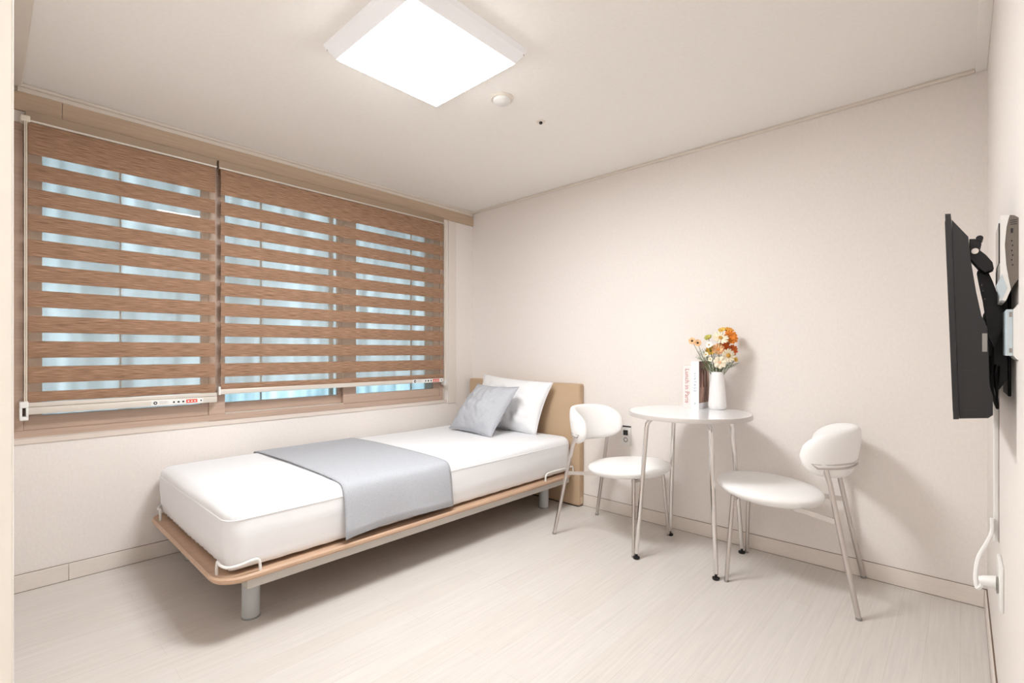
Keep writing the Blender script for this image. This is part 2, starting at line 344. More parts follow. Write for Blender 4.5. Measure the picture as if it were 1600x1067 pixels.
# ------------------------------------------------------------------ zebra roller blinds
def blind(name, y0, y1, label, zbot, rail_h, cord, stick_y, stick_s):
    t = thing(name, label, 'blind', (0, 0, 0), 0, 'striped roller blinds across the window')
    bm = bm_new(); box(bm, .002, .048, y0-.004, y1+.004, 2.134, 2.178, .003); obj('headrail', bm, mat('shaded_headrail_cover', srgb(168, 146, 124), .5), t)  # darker brown: the shade below the curtain box is put into the cover colour
    bm = bm_new(); box(bm, .044, .054, y0-.004, y1+.004, 2.127, 2.136, .002); obj('headrail_lip', bm, M_alu, t)
    # dense roll and wound fabric behind the lip
    bm = bm_new()
    tube(bm, [(.028, y0+.004, 2.115), (.028, y1-.004, 2.115)], .021, 16)
    obj('roll', bm, M_band, t, True)
    # opaque bands: each slightly bowed, front layer and rear layer
    bm = bm_new(); zt = 2.125; bands = [(zt, 1.984)]
    g = 1.963
    while True:
        zb = g-.0195-.076
        if zb < zbot+.012: bands.append((g-.0195, zbot)); break
        bands.append((g-.0195, zb)); g -= .115
        if g-.0195 < zbot: break
    def strip(bm, za, zb, x, bow):
        n = 5; A = []
        for i in range(n+1):
            f = i/n; z = za+(zb-za)*f; xx = x+bow*math.sin(PI*f)
            A.append((bm.verts.new((xx, y0+.005, z)), bm.verts.new((xx, y1-.005, z)), bm.verts.new((xx-.0012, y0+.005, z)), bm.verts.new((xx-.0012, y1-.005, z))))
        for p, q in zip(A, A[1:]):
            bm.faces.new((p[0], p[1], q[1], q[0])); bm.faces.new((p[2], q[2], q[3], p[3]))
            bm.faces.new((p[0], q[0], q[2], p[2])); bm.faces.new((p[1], p[3], q[3], q[1]))
        bm.faces.new((A[0][0], A[0][2], A[0][3], A[0][1])); bm.faces.new((A[-1][0], A[-1][1], A[-1][3], A[-1][2]))
    for za, zb in bands: strip(bm, za, zb, .047, .0035)
    obj('opaque_stripes', bm, M_band, t)
    bm = bm_new()
    for i, (za, zb) in enumerate(bands):
        strip(bm, min(za+.000, 2.12), max(zb+.002, zbot), .040, 0)
    obj('rear_stripes', bm, M_band, t)
    bm = bm_new(); box(bm, .0448, .0452, y0+.005, y1-.005, zbot, 2.12); obj('sheer', bm, M_sheer, t)
    # bottom rail
    bm = bm_new()
    if rail_h > .04:
        box(bm, .030, .052, y0-.002, y1+.004, zbot-.022, zbot-.002, .003); box(bm, .030, .056, y0-.002, y1+.004, zbot-rail_h, zbot-.023, .004)
    else: box(bm, .034, .054, y0-.004, y1+.004, zbot-rail_h, zbot, .003)
    rail = obj('bottom_rail', bm, M_alu, t, True)
    xs = .0565 if rail_h > .04 else .0545
    zc = zbot-(rail_h+.023)/2 if rail_h > .04 else zbot-rail_h/2
    s = stick_s
    bm = bm_new(); box(bm, xs-.0004, xs, stick_y, stick_y+.235*s, zc-.012*s, zc+.012*s); lab = obj('sticker', bm, M_white, rail)
    lab['label'] = 'paper safety sticker with round black mark and red warning box'
    bm = bm_new(); disc_x(bm, xs, stick_y+.018*s, zc, .0085*s); obj('round_emblem', bm, M_ink, rail)
    for k, (a, w) in enumerate(((.095, .008), (.115, .010), (.137, .009), (.222, .006))): bm = bm_new(); box(bm, xs, xs+.0004, stick_y+a*s, stick_y+(a+w)*s, zc-.005*s, zc+.004*s); obj('printed_mark', bm, M_ink, rail)
    for k in range(5): bm = bm_new(); box(bm, xs, xs+.0004, stick_y+(.035+.0)*s, stick_y+(.075 if k % 2 else .066)*s, zc+(-.007+.0034*k)*s, zc+(-.0062+.0034*k)*s); obj('printed_line', bm, M_tag, rail)
    bm = bm_new(); disc_x(bm, xs+.001, stick_y+.018*s, zc, .0035*s); obj('emblem_centre', bm, M_white, rail)
    bm = bm_new(); box(bm, xs, xs+.0005, stick_y+.155*s, stick_y+.207*s, zc-.009*s, zc+.009*s); obj('red_warning_box', bm, M_red, rail)
    for k in range(3):
        yy = stick_y+(.166+.015*k)*s
        bm = bm_new(); box(bm, xs+.0005, xs+.0008, yy-.004*s, yy+.004*s, zc-.004*s, zc+.003*s); obj('warning_symbol', bm, M_white, rail)
    if cord:
        bm = bm_new()
        pts = [(.058, y0-.006, 2.13), (.058, y0-.006, .865)]
        tube(bm, pts, .0022, 8); tube(bm, [(.058, y0+.004-.004, 2.13), (.058, y0, .865)], .0022, 8)
        obj('pull_cord', bm, M_cord, t, True)
        bm = bm_new(); box(bm, .004, .066, y0-.022, y0+.006, .838, .866, .003); box(bm, .004, .066, y0-.022, y0-.014, .80, .838); box(bm, .004, .066, y0-.002, y0+.006, .80, .838); box(bm, .004, .066, y0-.022, y0+.006, .782, .80, .003); obj('cord_tensioner', bm, M_white, t)
        bm = bm_new(); box(bm, .004, .062, y0-.02, y0+.012, 2.122, 2.15, .004); obj('cord_clutch', bm, M_cord, t)
    else:
        bm = bm_new(); box(bm, .03, .058, y0-.008, y0+.002, zbot-rail_h-.002, zbot+.016, .001); obj('rail_end_cap', bm, M_white, t)
        bm = bm_new(); tube(bm, [(.056, y1+.009, 2.14), (.056, y1+.009, .86)], .0022, 8); tube(bm, [(.056, y1+.016, 2.14), (.056, y1+.016, .86)], .0022, 8); obj('pull_cord', bm, M_cord, t, True)
        bm = bm_new(); box(bm, .008, .06, y1+.004, y1+.022, .82, .862, .003); obj('cord_tensioner', bm, M_white, t)
blind('roller_blind', .128, .886, 'brown striped blind on the left with thick silver bottom rail hanging lower, before the window', .862, .056, True, .585, 1.0)
blind('roller_blind', .905, 2.53, 'wider brown striped blind on the right with thin silver bottom rail, before the window', .876, .028, False, 2.22, 1.25)

# ------------------------------------------------------------------ ceiling things
lamp = thing('ceiling_lamp', 'square white panel lamp glowing on the ceiling', 'ceiling light', (1.576, 1.19, H))
bm = bm_new()
h1, h2 = .285, .250
a = [bm.verts.new((sx*h1, sy*h1, 0)) for sx, sy in ((-1, -1), (1, -1), (1, 1), (-1, 1))]
b = [bm.verts.new((sx*(h1-.006), sy*(h1-.006), -.02)) for sx, sy in ((-1, -1), (1, -1), (1, 1), (-1, 1))]
c = [bm.verts.new((sx*h2, sy*h2, -.058)) for sx, sy in ((-1, -1), (1, -1), (1, 1), (-1, 1))]
for A, B in ((a, b), (b, c)):
    for k in range(4): bm.faces.new((A[k], A[(k+1) % 4], B[(k+1) % 4], B[k]))
bm.faces.new(a); bm.faces.new(c[::-1])
obj('frame', bm, mat('glowing_acrylic_rim', srgb(245, 245, 248), .4, emis=((.97, .985, 1, 1), .05)), lamp)
bm = bm_new(); box(bm, -.243, .243, -.243, .243, -.065, -.0585, .003); obj('diffuser', bm, M_glow, lamp)
for sx, sy in ((-1, -1), (1, 1), (1, -1), (-1, 1)):
    bm = bm_new(); lathe(bm, [(0, -.004), (.005, -.004), (.006, 0)], 12, (sx*.272, sy*.272, -.022)); obj('screw', bm, M_satin, lamp)
sm = thing('smoke_detector', 'round white detector dome on the ceiling beside the lamp', 'smoke detector', (1.525, 1.675, H))
bm = bm_new(); lathe(bm, [(0, -.026), (.028, -.026), (.040, -.019), (.043, -.008), (.043, 0)], 32); obj('dome', bm, M_white, sm, True)
bm = bm_new(); lathe(bm, [(0, -.0085), (.052, -.0085), (.056, -.004), (.056, 0)], 32); obj('base_ring', bm, M_cornice, sm, True)
sp = thing('sprinkler_head', 'tiny dark sprinkler nozzle on the ceiling beyond the round detector', 'sprinkler', (1.512, 1.984, H))
bm = bm_new(); lathe(bm, [(.007, -.003), (.022, -.003), (.025, 0)], 24); obj('escutcheon', bm, M_cornice, sp, True)
bm = bm_new(); lathe(bm, [(0, -.012), (.008, -.012), (.009, -.004), (.009, 0)], 16); obj('nozzle', bm, M_dark, sp, True)
el = thing('ceiling_lamp', 'small square lamp on the entry ceiling behind the viewer', 'ceiling light', (2.62, -1.0, H))
bm = bm_new(); box(bm, -.25, .25, -.25, .25, -.03, 0, .004); obj('frame', bm, M_white, el)
bm = bm_new(); box(bm, -.23, .23, -.23, .23, -.036, -.0305); obj('diffuser', bm, M_glow2, el)

# ------------------------------------------------------------------ bed
BX0, BX1, BY0, BY1 = .035, 1.150, .575, 2.82
bed = thing('bed', 'single bed with tan headboard and thin wood platform on grey legs', 'bed', (0, 0, 0))
def round_rect(x0, x1, y0, y1, r, n=8):
    out = []
    for cx, cy, a0 in ((x1-r, y1-r, 0), (x0+r, y1-r, PI/2), (x0+r, y0+r, PI), (x1-r, y0+r, 3*PI/2)):
        for k in range(n+1):
            a = a0+PI/2*k/n; out.append((cx+r*math.cos(a), cy+r*math.sin(a)))
    return out
def slab(bm, rings):   # rings: list of (inset, z) with outline
    R = []
    for ins, z, r in rings: R.append([bm.verts.new((x, y, z)) for x, y in round_rect(BX0+ins, BX1-ins, BY0+ins, BY1-ins*.2, r)])
    n = len(R[0])
    for A, B in zip(R, R[1:]):
        for k in range(n): bm.faces.new((A[k], A[(k+1) % n], B[(k+1) % n], B[k]))
    bm.faces.new(R[0][::-1]); bm.faces.new(R[-1])
bm = bm_new()
slab(bm, [(.030, .214, .07), (.008, .218, .09), (0, .226, .10), (0, .236, .10), (.006, .243, .095), (.012, .239, .09), (.028, .236, .075)])
obj('platform', bm, M_wood, bed, True)
bm = bm_new(); box(bm, BX1-.10, BX1-.045, BY0+.115, BY1-.02, .168, .213, .004); box(bm, BX0+.05, BX0+.105, BY0+.115, BY1-.02, .168, .213, .004)
box(bm, BX0+.105, BX1-.10, BY0+.16, BY0+.21, .170, .212, .003); box(bm, BX0+.105, BX1-.10, 2.6, 2.65, .170, .212, .003)
obj('steel_frame', bm, M_rail, bed)
def bed_leg(x, y):
    bm = bm_new(); prof = []
    n = 28
    def ring(z, s=1): return [bm.verts.new((x+.034*s*math.cos(2*PI*k/n), y+.034*s*math.sin(2*PI*k/n), z)) for k in range(n)]
    R = [ring(.004), ring(.19)]
    for k in range(n): bm.faces.new((R[0][k], R[0][(k+1) % n], R[1][(k+1) % n], R[1][k]))
    bm.faces.new(R[0][::-1]); bm.faces.new(R[1])
    l = obj('leg', bm, M_leg, bed, True)
    bm = bm_new(); lathe(bm, [(0, 0), (.036, 0), (.036, .006), (.033, .008)], 28, (x, y, 0)); obj('foot_cap', bm, mat('foot_cap_grey', srgb(150, 152, 150), .5), l, True)
    bm = bm_new(); lathe(bm, [(0, 0), (.0035, 0), (.0035, .002), (0, .002)], 12)
    bmesh.ops.rotate(bm, verts=bm.verts, cent=(0, 0, 0), matrix=Matrix.Rotation(PI/2, 3, 'X'))
    a = math.atan2(-y, 3.137-x)
    bmesh.ops.rotate(bm, verts=bm.verts, cent=(0, 0, 0), matrix=Matrix.Rotation(a+PI/2, 3, 'Z'))
    bmesh.ops.translate(bm, verts=bm.verts, vec=(x+.0335*math.cos(a), y+.0335*math.sin(a), .150)); obj('screw_hole', bm, M_ink, l)
for x in (.985, .16):
    for y in (.745, 2.66): bed_leg(x, y)
bm = bm_new(); box(bm, .028, 1.169, 2.828, 2.888, .004, .862, .012, 3); hb = obj('headboard', bm, M_head, bed, True)
bm = bm_new(); tube(bm, [(.034, 2.834, .03), (.034, 2.834, .85), (.044, 2.834, .857), (1.153, 2.834, .857), (1.163, 2.834, .85), (1.163, 2.834, .03)], .003, 6); obj('piping', bm, M_head, hb, True)
bm = bm_new(); box(bm, 1.150, 1.1705, 2.845, 2.872, .02, .065, .002); obj('foot_pad', bm, mat('beige_plastic', srgb(214, 194, 168), .5), hb)
bm = bm_new(); box(bm, .04, 1.16, 2.83, 2.887, 0, .0045); obj('rubber_strip', bm, M_rubber, hb)
# mattress stops: bent white rods
def stop(pts):
    bm = bm_new(); tube(bm, smoothpath(pts, 5), .0055, 10); obj('mattress_stop', bm, M_white, bed, True)
stop([(1.045, .602, .225), (1.045, .602, .268), (1.050, .604, .288), (1.075, .606, .280), (1.110, .622, .276), (1.126, .660, .280), (1.129, .705, .287), (1.130, .722, .282), (1.130, .728, .262), (1.130, .729, .225)])
stop([(.165, .602, .225), (.165, .602, .272), (.160, .602, .290), (.11, .604, .284), (.055, .622, .284), (.040, .66, .290), (.0395, .70, .27), (.0395, .705, .225)])
stop([(1.130, 2.50, .225), (1.130, 2.50, .262), (1.130, 2.515, .282), (1.129, 2.57, .288), (1.129, 2.72, .284), (1.128, 2.80, .284), (1.128, 2.81, .262), (1.128, 2.812, .225)])

# mattress with fitted sheet
def mattress():
    x0, x1, y0, y1, z0, z1 = .045, 1.112, .617, 2.815, .246, .494
    bm = bm_new(); nx, ny, nz = 44, 88, 14
    cx, cy, cz = (x0+x1)/2, (y0+y1)/2, (z0+z1)/2
    r = bmesh.ops.create_cube(bm, size=2)
    grid = {}
    bm.clear()
    hx, hy, hz = (x1-x0)/2, (y1-y0)/2, (z1-z0)/2; rad = .05
    def warp(u, v, w):
        # rounded box: clamp to the inner core and push out by the radius
        p = Vector((u*hx, v*hy, w*hz)); top = w > -.2
        rxy, rz = .060, (.042 if w > 0 else .02)
        q = Vector((max(-hx+rxy, min(hx-rxy, p.x)), max(-hy+rxy, min(hy-rxy, p.y)), max(-hz+rz, min(hz-rz, p.z))))
        d = p-q; dn = Vector((d.x/rxy, d.y/rxy, d.z/rz)); L = dn.length
        if L > 1e-6:
            m = max(abs(dn.x), abs(dn.y), abs(dn.z)); dn = dn*(m/L)
            p = q+Vector((dn.x*rxy, dn.y*rxy, dn.z*rz))
        X, Y, Z = p.x+cx, p.y+cy, p.z+cz
        # crown of the top and slack of the sheet
        if w > .5:
            Z += .010*(1-u*u)*(1-v**4) - .0
            Z += .0028*noise.noise(Vector((X*4, Y*3, 0)))+.0016*noise.noise(Vector((X*14+Y*9, Y*3.5, 4)))
        edge = max(abs(u), abs(v))
        if edge > .97 and abs(w) < .98:
            t = (1-w)/2
            n1 = noise.noise(Vector((X*3.0, Y*1.3, Z*34)))*.004*(.4+t)
            n2 = noise.noise(Vector((X*26, Y*26, Z*5)))*.0018*t
            bul = .006*math.sin(PI*t)
            nrm = Vector((1 if u > .97 else (-1 if u < -.97 else 0), 1 if v > .97 else (-1 if v < -.97 else 0), 0))
            seam = .0028 if abs(w-.46) < .09 else 0
            X += nrm.x*(n1+n2+bul-.010*t*t); Y += nrm.y*(n1+n2+bul-.012*t*t)
        if w < -.75: Z += (.005*math.sin(X*110) if v < -.9 else .001*math.sin(Y*60))*max(0, (edge-.9)*10)
        return (X, Y, Z)
    def V(u, v, w):
        k = (round(u, 5), round(v, 5), round(w, 5))
        if k not in grid: grid[k] = bm.verts.new(warp(*k))
        return grid[k]
    def sp(n, c=1.0): return [math.sin(PI/2*(2*i/n-1)*.999)/math.sin(PI/2*.999)*.35+(2*i/n-1)*.65 for i in range(n+1)]
    U, Vv, Wd = sp(nx), sp(ny), sp(nz)
    Uu = [round(a, 5) for a in U]; Vy = [round(a, 5) for a in Vv]; Wz = [round(a, 5) for a in Wd]
    for w in (-1, 1):
        for i in range(nx):
            for j in range(ny): bm.faces.new((V(Uu[i], Vy[j], w), V(Uu[i+1], Vy[j], w), V(Uu[i+1], Vy[j+1], w), V(Uu[i], Vy[j+1], w)))
    for v in (-1, 1):
        for i in range(nx):
            for k in range(nz): bm.faces.new((V(Uu[i], v, Wz[k]), V(Uu[i+1], v, Wz[k]), V(Uu[i+1], v, Wz[k+1]), V(Uu[i], v, Wz[k+1])))
    for u in (-1, 1):
        for j in range(ny):
            for k in range(nz): bm.faces.new((V(u, Vy[j], Wz[k]), V(u, Vy[j+1], Wz[k]), V(u, Vy[j+1], Wz[k+1]), V(u, Vy[j], Wz[k+1])))
    o = obj('mattress', bm, M_sheet, None, 'all')
    tag(o, 'thick mattress in a fitted white sheet on the bed platform', 'mattress')
    bm = bm_new(); pts = [(x, y, .446+.0015*math.sin(x*9+y*5)) for x, y in round_rect(x0-.003, x1+.003, y0-.003, y1+.003, .062, 8)]
    dense = []
    for k in range(len(pts)):
        a, b = Vector(pts[k]), Vector(pts[(k+1) % len(pts)]); m = max(1, int((b-a).length/.04))
        for q in range(m):
            p = a.lerp(b, q/m); nn = noise.noise(Vector((p.x*3.0, p.y*1.3, p.z*34)))*.004*.6
            dense.append(p)
    tube(bm, dense, .0028, 6, closed=True); obj('sheet_seam', bm, M_sheet, o, True)
mattress()

# bed runner draped over the mattress
def runner():
    bm = bm_new(); path = []
    path += [(.053, .491), (.058, .497), (.064, .500), (.070, .502), (.076, .503)]
    for i in range(1, 20): x = .075+(1.045-.075)*i/20; path.append((x, .5055+.010*(1-((x-.56)/.5)**2)))
    path += [(1.068, .503), (1.090, .499), (1.108, .488), (1.119, .468), (1.126, .43), (1.131, .39), (1.135, .34), (1.138, .30), (1.140, .264)]
    n = 30; rows = []
    for i, (x, z) in enumerate(path):
        row = []
        s = max(0, (i-24)/8) if i > 24 else 0
        for j in range(n+1):
            f = j/n; y = 1.085+(1.695-1.085)*f
            y += (-.01*(1-x) if x < 1.0 else 0)*(1-f)*.35 + (.02*s*(f-.5))
            dx = s*(.005*math.sin(f*9+1)+.004*noise.noise(Vector((f*6, z*9, 2))))
            dz = 0 if s else .0015*noise.noise(Vector((x*5, y*5, 9)))
            if s and f < .08: dx += .012*s*(1-f/.08)
            row.append((x+dx, y, z+dz+(.012*s*s*math.sin(f*3.1) if s else 0)))
        rows.append(row)
    def sheet(off):
        return [[bm.verts.new((p[0]+(off if i > 24 else 0), p[1], p[2]+(off if i <= 26 else 0))) for p in r] for i, r in enumerate(rows)]
    A = sheet(0); B = sheet(-.003)
    for S, fl in ((A, 0), (B, 1)):
        for i in range(len(S)-1):
            for j in range(n): bm.faces.new((S[i][j], S[i+1][j], S[i+1][j+1], S[i][j+1]))
    for i in range(len(A)-1):
        for j in (0, n): bm.faces.new((A[i][j], A[i+1][j], B[i+1][j], B[i][j]))
    for i in (0, -1):
        for j in range(n): bm.faces.new((A[i][j], A[i][j+1], B[i][j+1], B[i][j]))
    o = obj('bed_runner', bm, M_grey, None, 'all'); tag(o, 'light grey runner cloth laid across the middle of the bed', 'bed runner')
runner()

# cushions: a puffed sheet between four corners
def pillow(name, m, BL, BR, TR, TL, th, label, cat, seed, wr=.006, pin=.06, n=36, parts=None):
    BL, BR, TR, TL = map(Vector, (BL, BR, TR, TL))
    nrm = ((BR-BL).cross(TL-BL)).normalized()
    bm = bm_new(); S = {}
    for side in (1, -1):
        for i in range(n+1):
            for j in range(n+1):
                u, v = i/n, j/n; a, b = 2*u-1, 2*v-1
                if (i in (0, n) or j in (0, n)) and side == -1: S[(side, i, j)] = S[(1, i, j)]; continue
                # edges bow inward, corners stay sharp
                ua = .5+.5*a*(1-pin*(1-b*b)); vb = .5+.5*b*(1-pin*(1-a*a))
                p = BL*(1-ua)*(1-vb)+BR*ua*(1-vb)+TR*ua*vb+TL*(1-ua)*vb
                h = (max(0, 1-a*a)**.62)*(max(0, 1-b*b)**.62)
                edge = 1-abs(a)**6*abs(b)**6
                w = noise.noise(Vector((a*2.2+seed, b*2.2, side)))*wr*1.2*h+noise.noise(Vector((a*5+seed, b*2.5+a*3, side*3)))*wr*.8*h+abs(noise.noise(Vector((a*3+b*4+seed, b*1.6-a*1.2, side*5))))*wr*.9*h
                p = p+nrm*(side*th/2*h+w)
                p.z += .004*noise.noise(Vector((a*3, b*3, seed)))*(1-h)
                S[(side, i, j)] = bm.verts.new(p)
    for side in (1, -1):
        for i in range(n):
            for j in range(n):
                f = (S[(side, i, j)], S[(side, i+1, j)], S[(side, i+1, j+1)], S[(side, i, j+1)])
                if len(set(f)) == 4: bm.faces.new(f if side == 1 else f[::-1])
    o = obj(name, bm, m, None, 'all'); tag(o, label, cat)
    bm = bm_new(); pts = []
    for (i0, j0, di, dj) in ((0, 0, 1, 0), (n, 0, 0, 1), (n, n, -1, 0), (0, n, 0, -1)):
        for k in range(n):
            i, j = i0+di*k, j0+dj*k; u, v = i/n, j/n; a, b = 2*u-1, 2*v-1
            ua = .5+.5*a*(1-pin*(1-b*b)); vb = .5+.5*b*(1-pin*(1-a*a))
            pts.append(BL*(1-ua)*(1-vb)+BR*ua*(1-vb)+TR*ua*vb+TL*(1-ua)*vb)
    tube(bm, pts, .0028, 6, closed=True); obj('seam', bm, m, o, True)
    return o
pillow('pillow', M_pillow, (.27, 2.64, .497), (.905, 2.67, .497), (.985, 2.765, .868), (.275, 2.765, .905), .19,
       'plump white pillow leaning against the tan headboard', 'pillow', 3, .030, .06)
pillow('cushion', M_cush, (.300, 2.375, .515), (.770, 2.350, .500), (.855, 2.545, .842), (.400, 2.575, .842), .19,
       'square grey linen cushion leaning on the white pillow', 'cushion', 8, .024, .07)

# ------------------------------------------------------------------ round table
TX, TY, TZ = 2.080, 2.520, .775
tb = thing('round_table', 'small round white table on chrome legs between the two chairs', 'table', (TX, TY, 0))
bm = bm_new(); lathe(bm, [(0, TZ-.004), (.300, TZ-.004), (.303, TZ), (0, TZ)], 96); 
bm.free(); bm = bm_new(); lathe(bm, [(0, TZ-.022), (.3025, TZ-.022), (.3025, TZ-.0015), (.301, TZ), (0, TZ)], 96); obj('tabletop', bm, M_top, tb, True)
bm = bm_new(); lathe(bm, [(.3026, TZ-.0225), (.3055, TZ-.0225), (.3065, TZ-.018), (.3065, TZ-.004), (.305, TZ-.0005), (.3026, TZ-.0005)], 96); obj('edge_band', bm, M_edge, tb, True)
bm = bm_new(); box(bm, -.16, .16, -.015, .015, TZ-.028, TZ-.022); box(bm, -.015, .015, -.16, .16, TZ-.0285, TZ-.022); obj('mounting_plate', bm, M_satin, tb)
for fx, fy in ((-.187, -.242), (.208, -.196), (-.200, .192), (.198, .209)):
    v = Vector((fx, fy, 0)); 
    k = .80; gx, gy = 2.066-TX, 2.572-TY
    bm = bm_new()
    pts = fillet([(fx*.18+gx*.3, fy*.18+gy*.3, TZ-.034), (fx*k+gx, fy*k+gy, TZ-.034), (fx+gx, fy+gy, .028)], .055, 8)
    tube(bm, pts, .0115, 16); leg = obj('leg', bm, M_chrome, tb, True)
    bm = bm_new(); lathe(bm, [(0, 0), (.016, 0), (.0175, .004), (.0175, .009), (.014, .012), (.006, .013), (.006, .024), (.010, .026), (.010, .030), (0, .030)], 20, (fx+gx, fy+gy, 0)); obj('foot', bm, M_dark, leg, True)

# ------------------------------------------------------------------ chairs (built facing +x)
def make_chair(name, label, loc, rz, scale=1):
    t = thing(name, label, 'chair', loc, rz, 'white chairs at the round table')
    # seat: domed round pad, rear a little lower
    bm = bm_new(); R = .240; n = 48
    prof = [(0, -.022), (.60, -.021), (.88, -.015), (.97, .000), (1.0, .014), (.985, .026), (.93, .034), (.75, .041), (.4, .045), (0, .046)]
    rings = []
    for rr, z in prof:
        if rr == 0: rings.append([bm.verts.new((0, 0, .408+z))]); continue
        ring = []
        for k in range(n):
            a = 2*PI*k/n; x, y = math.cos(a), math.sin(a)
            sx = R*(1.0 if x > 0 else .96); sy = R*1.0
            px, py = rr*sx*x, rr*sy*y
            ring.append(bm.verts.new((px, py, .408+z+px*.065)))
        rings.append(ring)
    for A, B in zip(rings, rings[1:]):
        for k in range(n):
            k2 = (k+1) % n
            if len(A) == 1: bm.faces.new((A[0], B[k], B[k2]))
            elif len(B) == 1: bm.faces.new((A[k], A[k2], B[0]))
            else: bm.faces.new((A[k], A[k2], B[k2], B[k]))
    obj('seat', bm, M_leather, t, 'all')
    # backrest: padded shell curved round the sitter
    bm = bm_new(); na, nh = 48, 24; thm = math.radians(84); RB = .205; cxb = -.130; zc = .648
    S = {}
    for i in range(na+1):
        f = 2*i/na-1; th = f*thm
        hh = .110*(max(0, 1-abs(f)**3.6))**.5
        tk = .029*(max(0, 1-abs(f)**9))**.5
        for j in range(nh):
            a = 2*PI*j/nh
            ca, sa = math.cos(a), math.sin(a)
            sgn = lambda q, e: math.copysign(abs(q)**e, q)
            h = sgn(sa, .8)*hh; r = sgn(ca, .8)*tk
            rad = RB+r+ .16*h*(.35+.65*math.cos(th))   # leans back towards the top
            x = cxb-rad*math.cos(th)*.98; y = rad*math.sin(th)*1.0
            S[i, j] = bm.verts.new((x, y, zc+h-.012*abs(f)**2+.0))
    for i in range(na):
        for j in range(nh): bm.faces.new((S[i, j], S[i+1, j], S[i+1, (j+1) % nh], S[i, (j+1) % nh]))
    bmesh.ops.remove_doubles(bm, verts=bm.verts, dist=.0006)
    obj('backrest', bm, M_leather, t, 'all')
    # legs
    for s in (-1, 1):
        bm = bm_new(); tube(bm, [(-.365, s*.232, .004), (-.292, s*.205, .375), (-.262, s*.190, .53), (-.243, s*.178, .600)], .0105, 14); l = obj('leg', bm, M_satin, t, True)
        bm = bm_new(); lathe(bm, [(0, 0), (.0115, 0), (.0115, .010), (.0, .010)], 14, (-.365, s*.232, 0)); obj('foot_cap', bm, mat('grey_foot_plastic', srgb(150, 146, 142), .5), l, True)
        bm = bm_new(); tube(bm, [(.148, s*.210, .004), (.128, s*.172, .404)], .0095, 14); l = obj('leg', bm, M_satin, t, True)
        bm = bm_new(); lathe(bm, [(0, 0), (.0105, 0), (.0105, .010), (.0, .010)], 14, (.148, s*.210, 0)); obj('foot_cap', bm, mat('grey_foot_plastic', srgb(150, 146, 142), .5), l, True)
    # curved bar hugging the back of the pad, with looped ends
    bm = bm_new(); pts = []
    for z, a0, a1 in ((.606, -72, 72), (.588, 66, -66)):
        for k in range(19):
            th = math.radians(a0+(a1-a0)*k/18); pts.append((cxb-(RB+.018)*math.cos(th), (RB+.018)*math.sin(th), z))
    tube(bm, pts, .0045, 8, closed=True); obj('back_bracket', bm, M_satin, t, True)
    # under-seat rails and the cross bar
    bm = bm_new()
    box(bm, .112, .136, -.172, .172, .382, .396, .002)
    obj('front_bracket', bm, M_satin, t)
    for q in (-1, 1):
        bm = bm_new(); v = []
        for (x, y), z0, z1 in (((-.02, q*.120), .386, .406), ((-.286, q*.203), .362, .384)):
            for dy in (-.004, .004):
                v.append(bm.verts.new((x, y+dy, z0))); v.append(bm.verts.new((x, y+dy, z1)))
        for f in ((0, 1, 3, 2), (4, 6, 7, 5), (0, 4, 5, 1), (2, 3, 7, 6), (1, 5, 7, 3), (0, 2, 6, 4)): bm.faces.new([v[w] for w in f])
        obj('side_rail', bm, M_satin, t)
    return t
make_chair('dining_chair', 'white padded chair on the left of the table, beside the bed', (1.712, 2.545, 0), 0)
make_chair('dining_chair', 'white padded chair right of the table, its back near the television', (2.447, 2.610, 0), PI+math.radians(5))

# ------------------------------------------------------------------ things on the table
def book(name, label, x0, x1, y0, y1, h, cov, group='books standing on the round table'):
    t = thing(name, label, 'book', ((x0+x1)/2, y0, TZ), 0, group)
    w = (x1-x0)/2; d = y1-y0
    bm = bm_new(); box(bm, -w, w, 0, .002, 0, h); box(bm, -w, -w+.002, .002, d, 0, h); box(bm, w-.002, w, .002, d, 0, h); obj('cover', bm, cov, t)
    bm = bm_new(); box(bm, -w+.0025, w-.0025, .0025, d-.004, .003, h-.003); obj('pages', bm, M_paper, t)
    return t
b1 = book('book', 'pale pink book with rose title reading Lunch in Paris, leftmost on the table', 1.996, 2.041, 2.645, 2.785, .240, M_pink)
text('title', 'Lunch in Paris', .034, (-.010, -.0006, .222), (PI/2, PI/2, 0), M_rose, b1)
b2 = book('book', 'white book with a brown photo on its cover, between pink book and vase', 2.044, 2.087, 2.638, 2.783, .262, M_bookw)
text('title', 'V I N T A G E', .018, (-.006, -.0006, .200), (PI/2, PI/2, 0), M_blue, b2)
text('publisher_mark', 'P', .016, (-.004, -.0006, .024), (PI/2, 0, 0), M_blue, b2)
bm = bm_new(); box(bm, .0216, .0220, .003, .142, .034, .262); obj('cover_photo', bm, M_cover, b2)
bm = bm_new(); 
for off in (.045, .085): tube(bm, smoothpath([(.0221, off-.022, .12), (.0221, off-.018, .19), (.0221, off, .225), (.0221, off+.018, .19), (.0221, off+.022, .12)], 5), .0022, 6)
obj('cover_photo_handles', bm, mat('dark_brown_print', srgb(92, 52, 44), .5), b2)
vs = thing('vase', 'fluted white ceramic vase holding flowers on the round table', 'vase', (2.155, 2.722, TZ))
bm = bm_new(); lathe(bm, [(0, 0), (.036, 0), (.043, .006), (.0455, .02), (.045, .035), (.041, .10), (.035, .165), (.0315, .200), (.0305, .206), (.0275, .204), (.029, .19), (.03, .12), (0, .11)], 144, flute=.022, nfl=30); obj('body', bm, M_vase, vs, 'all')

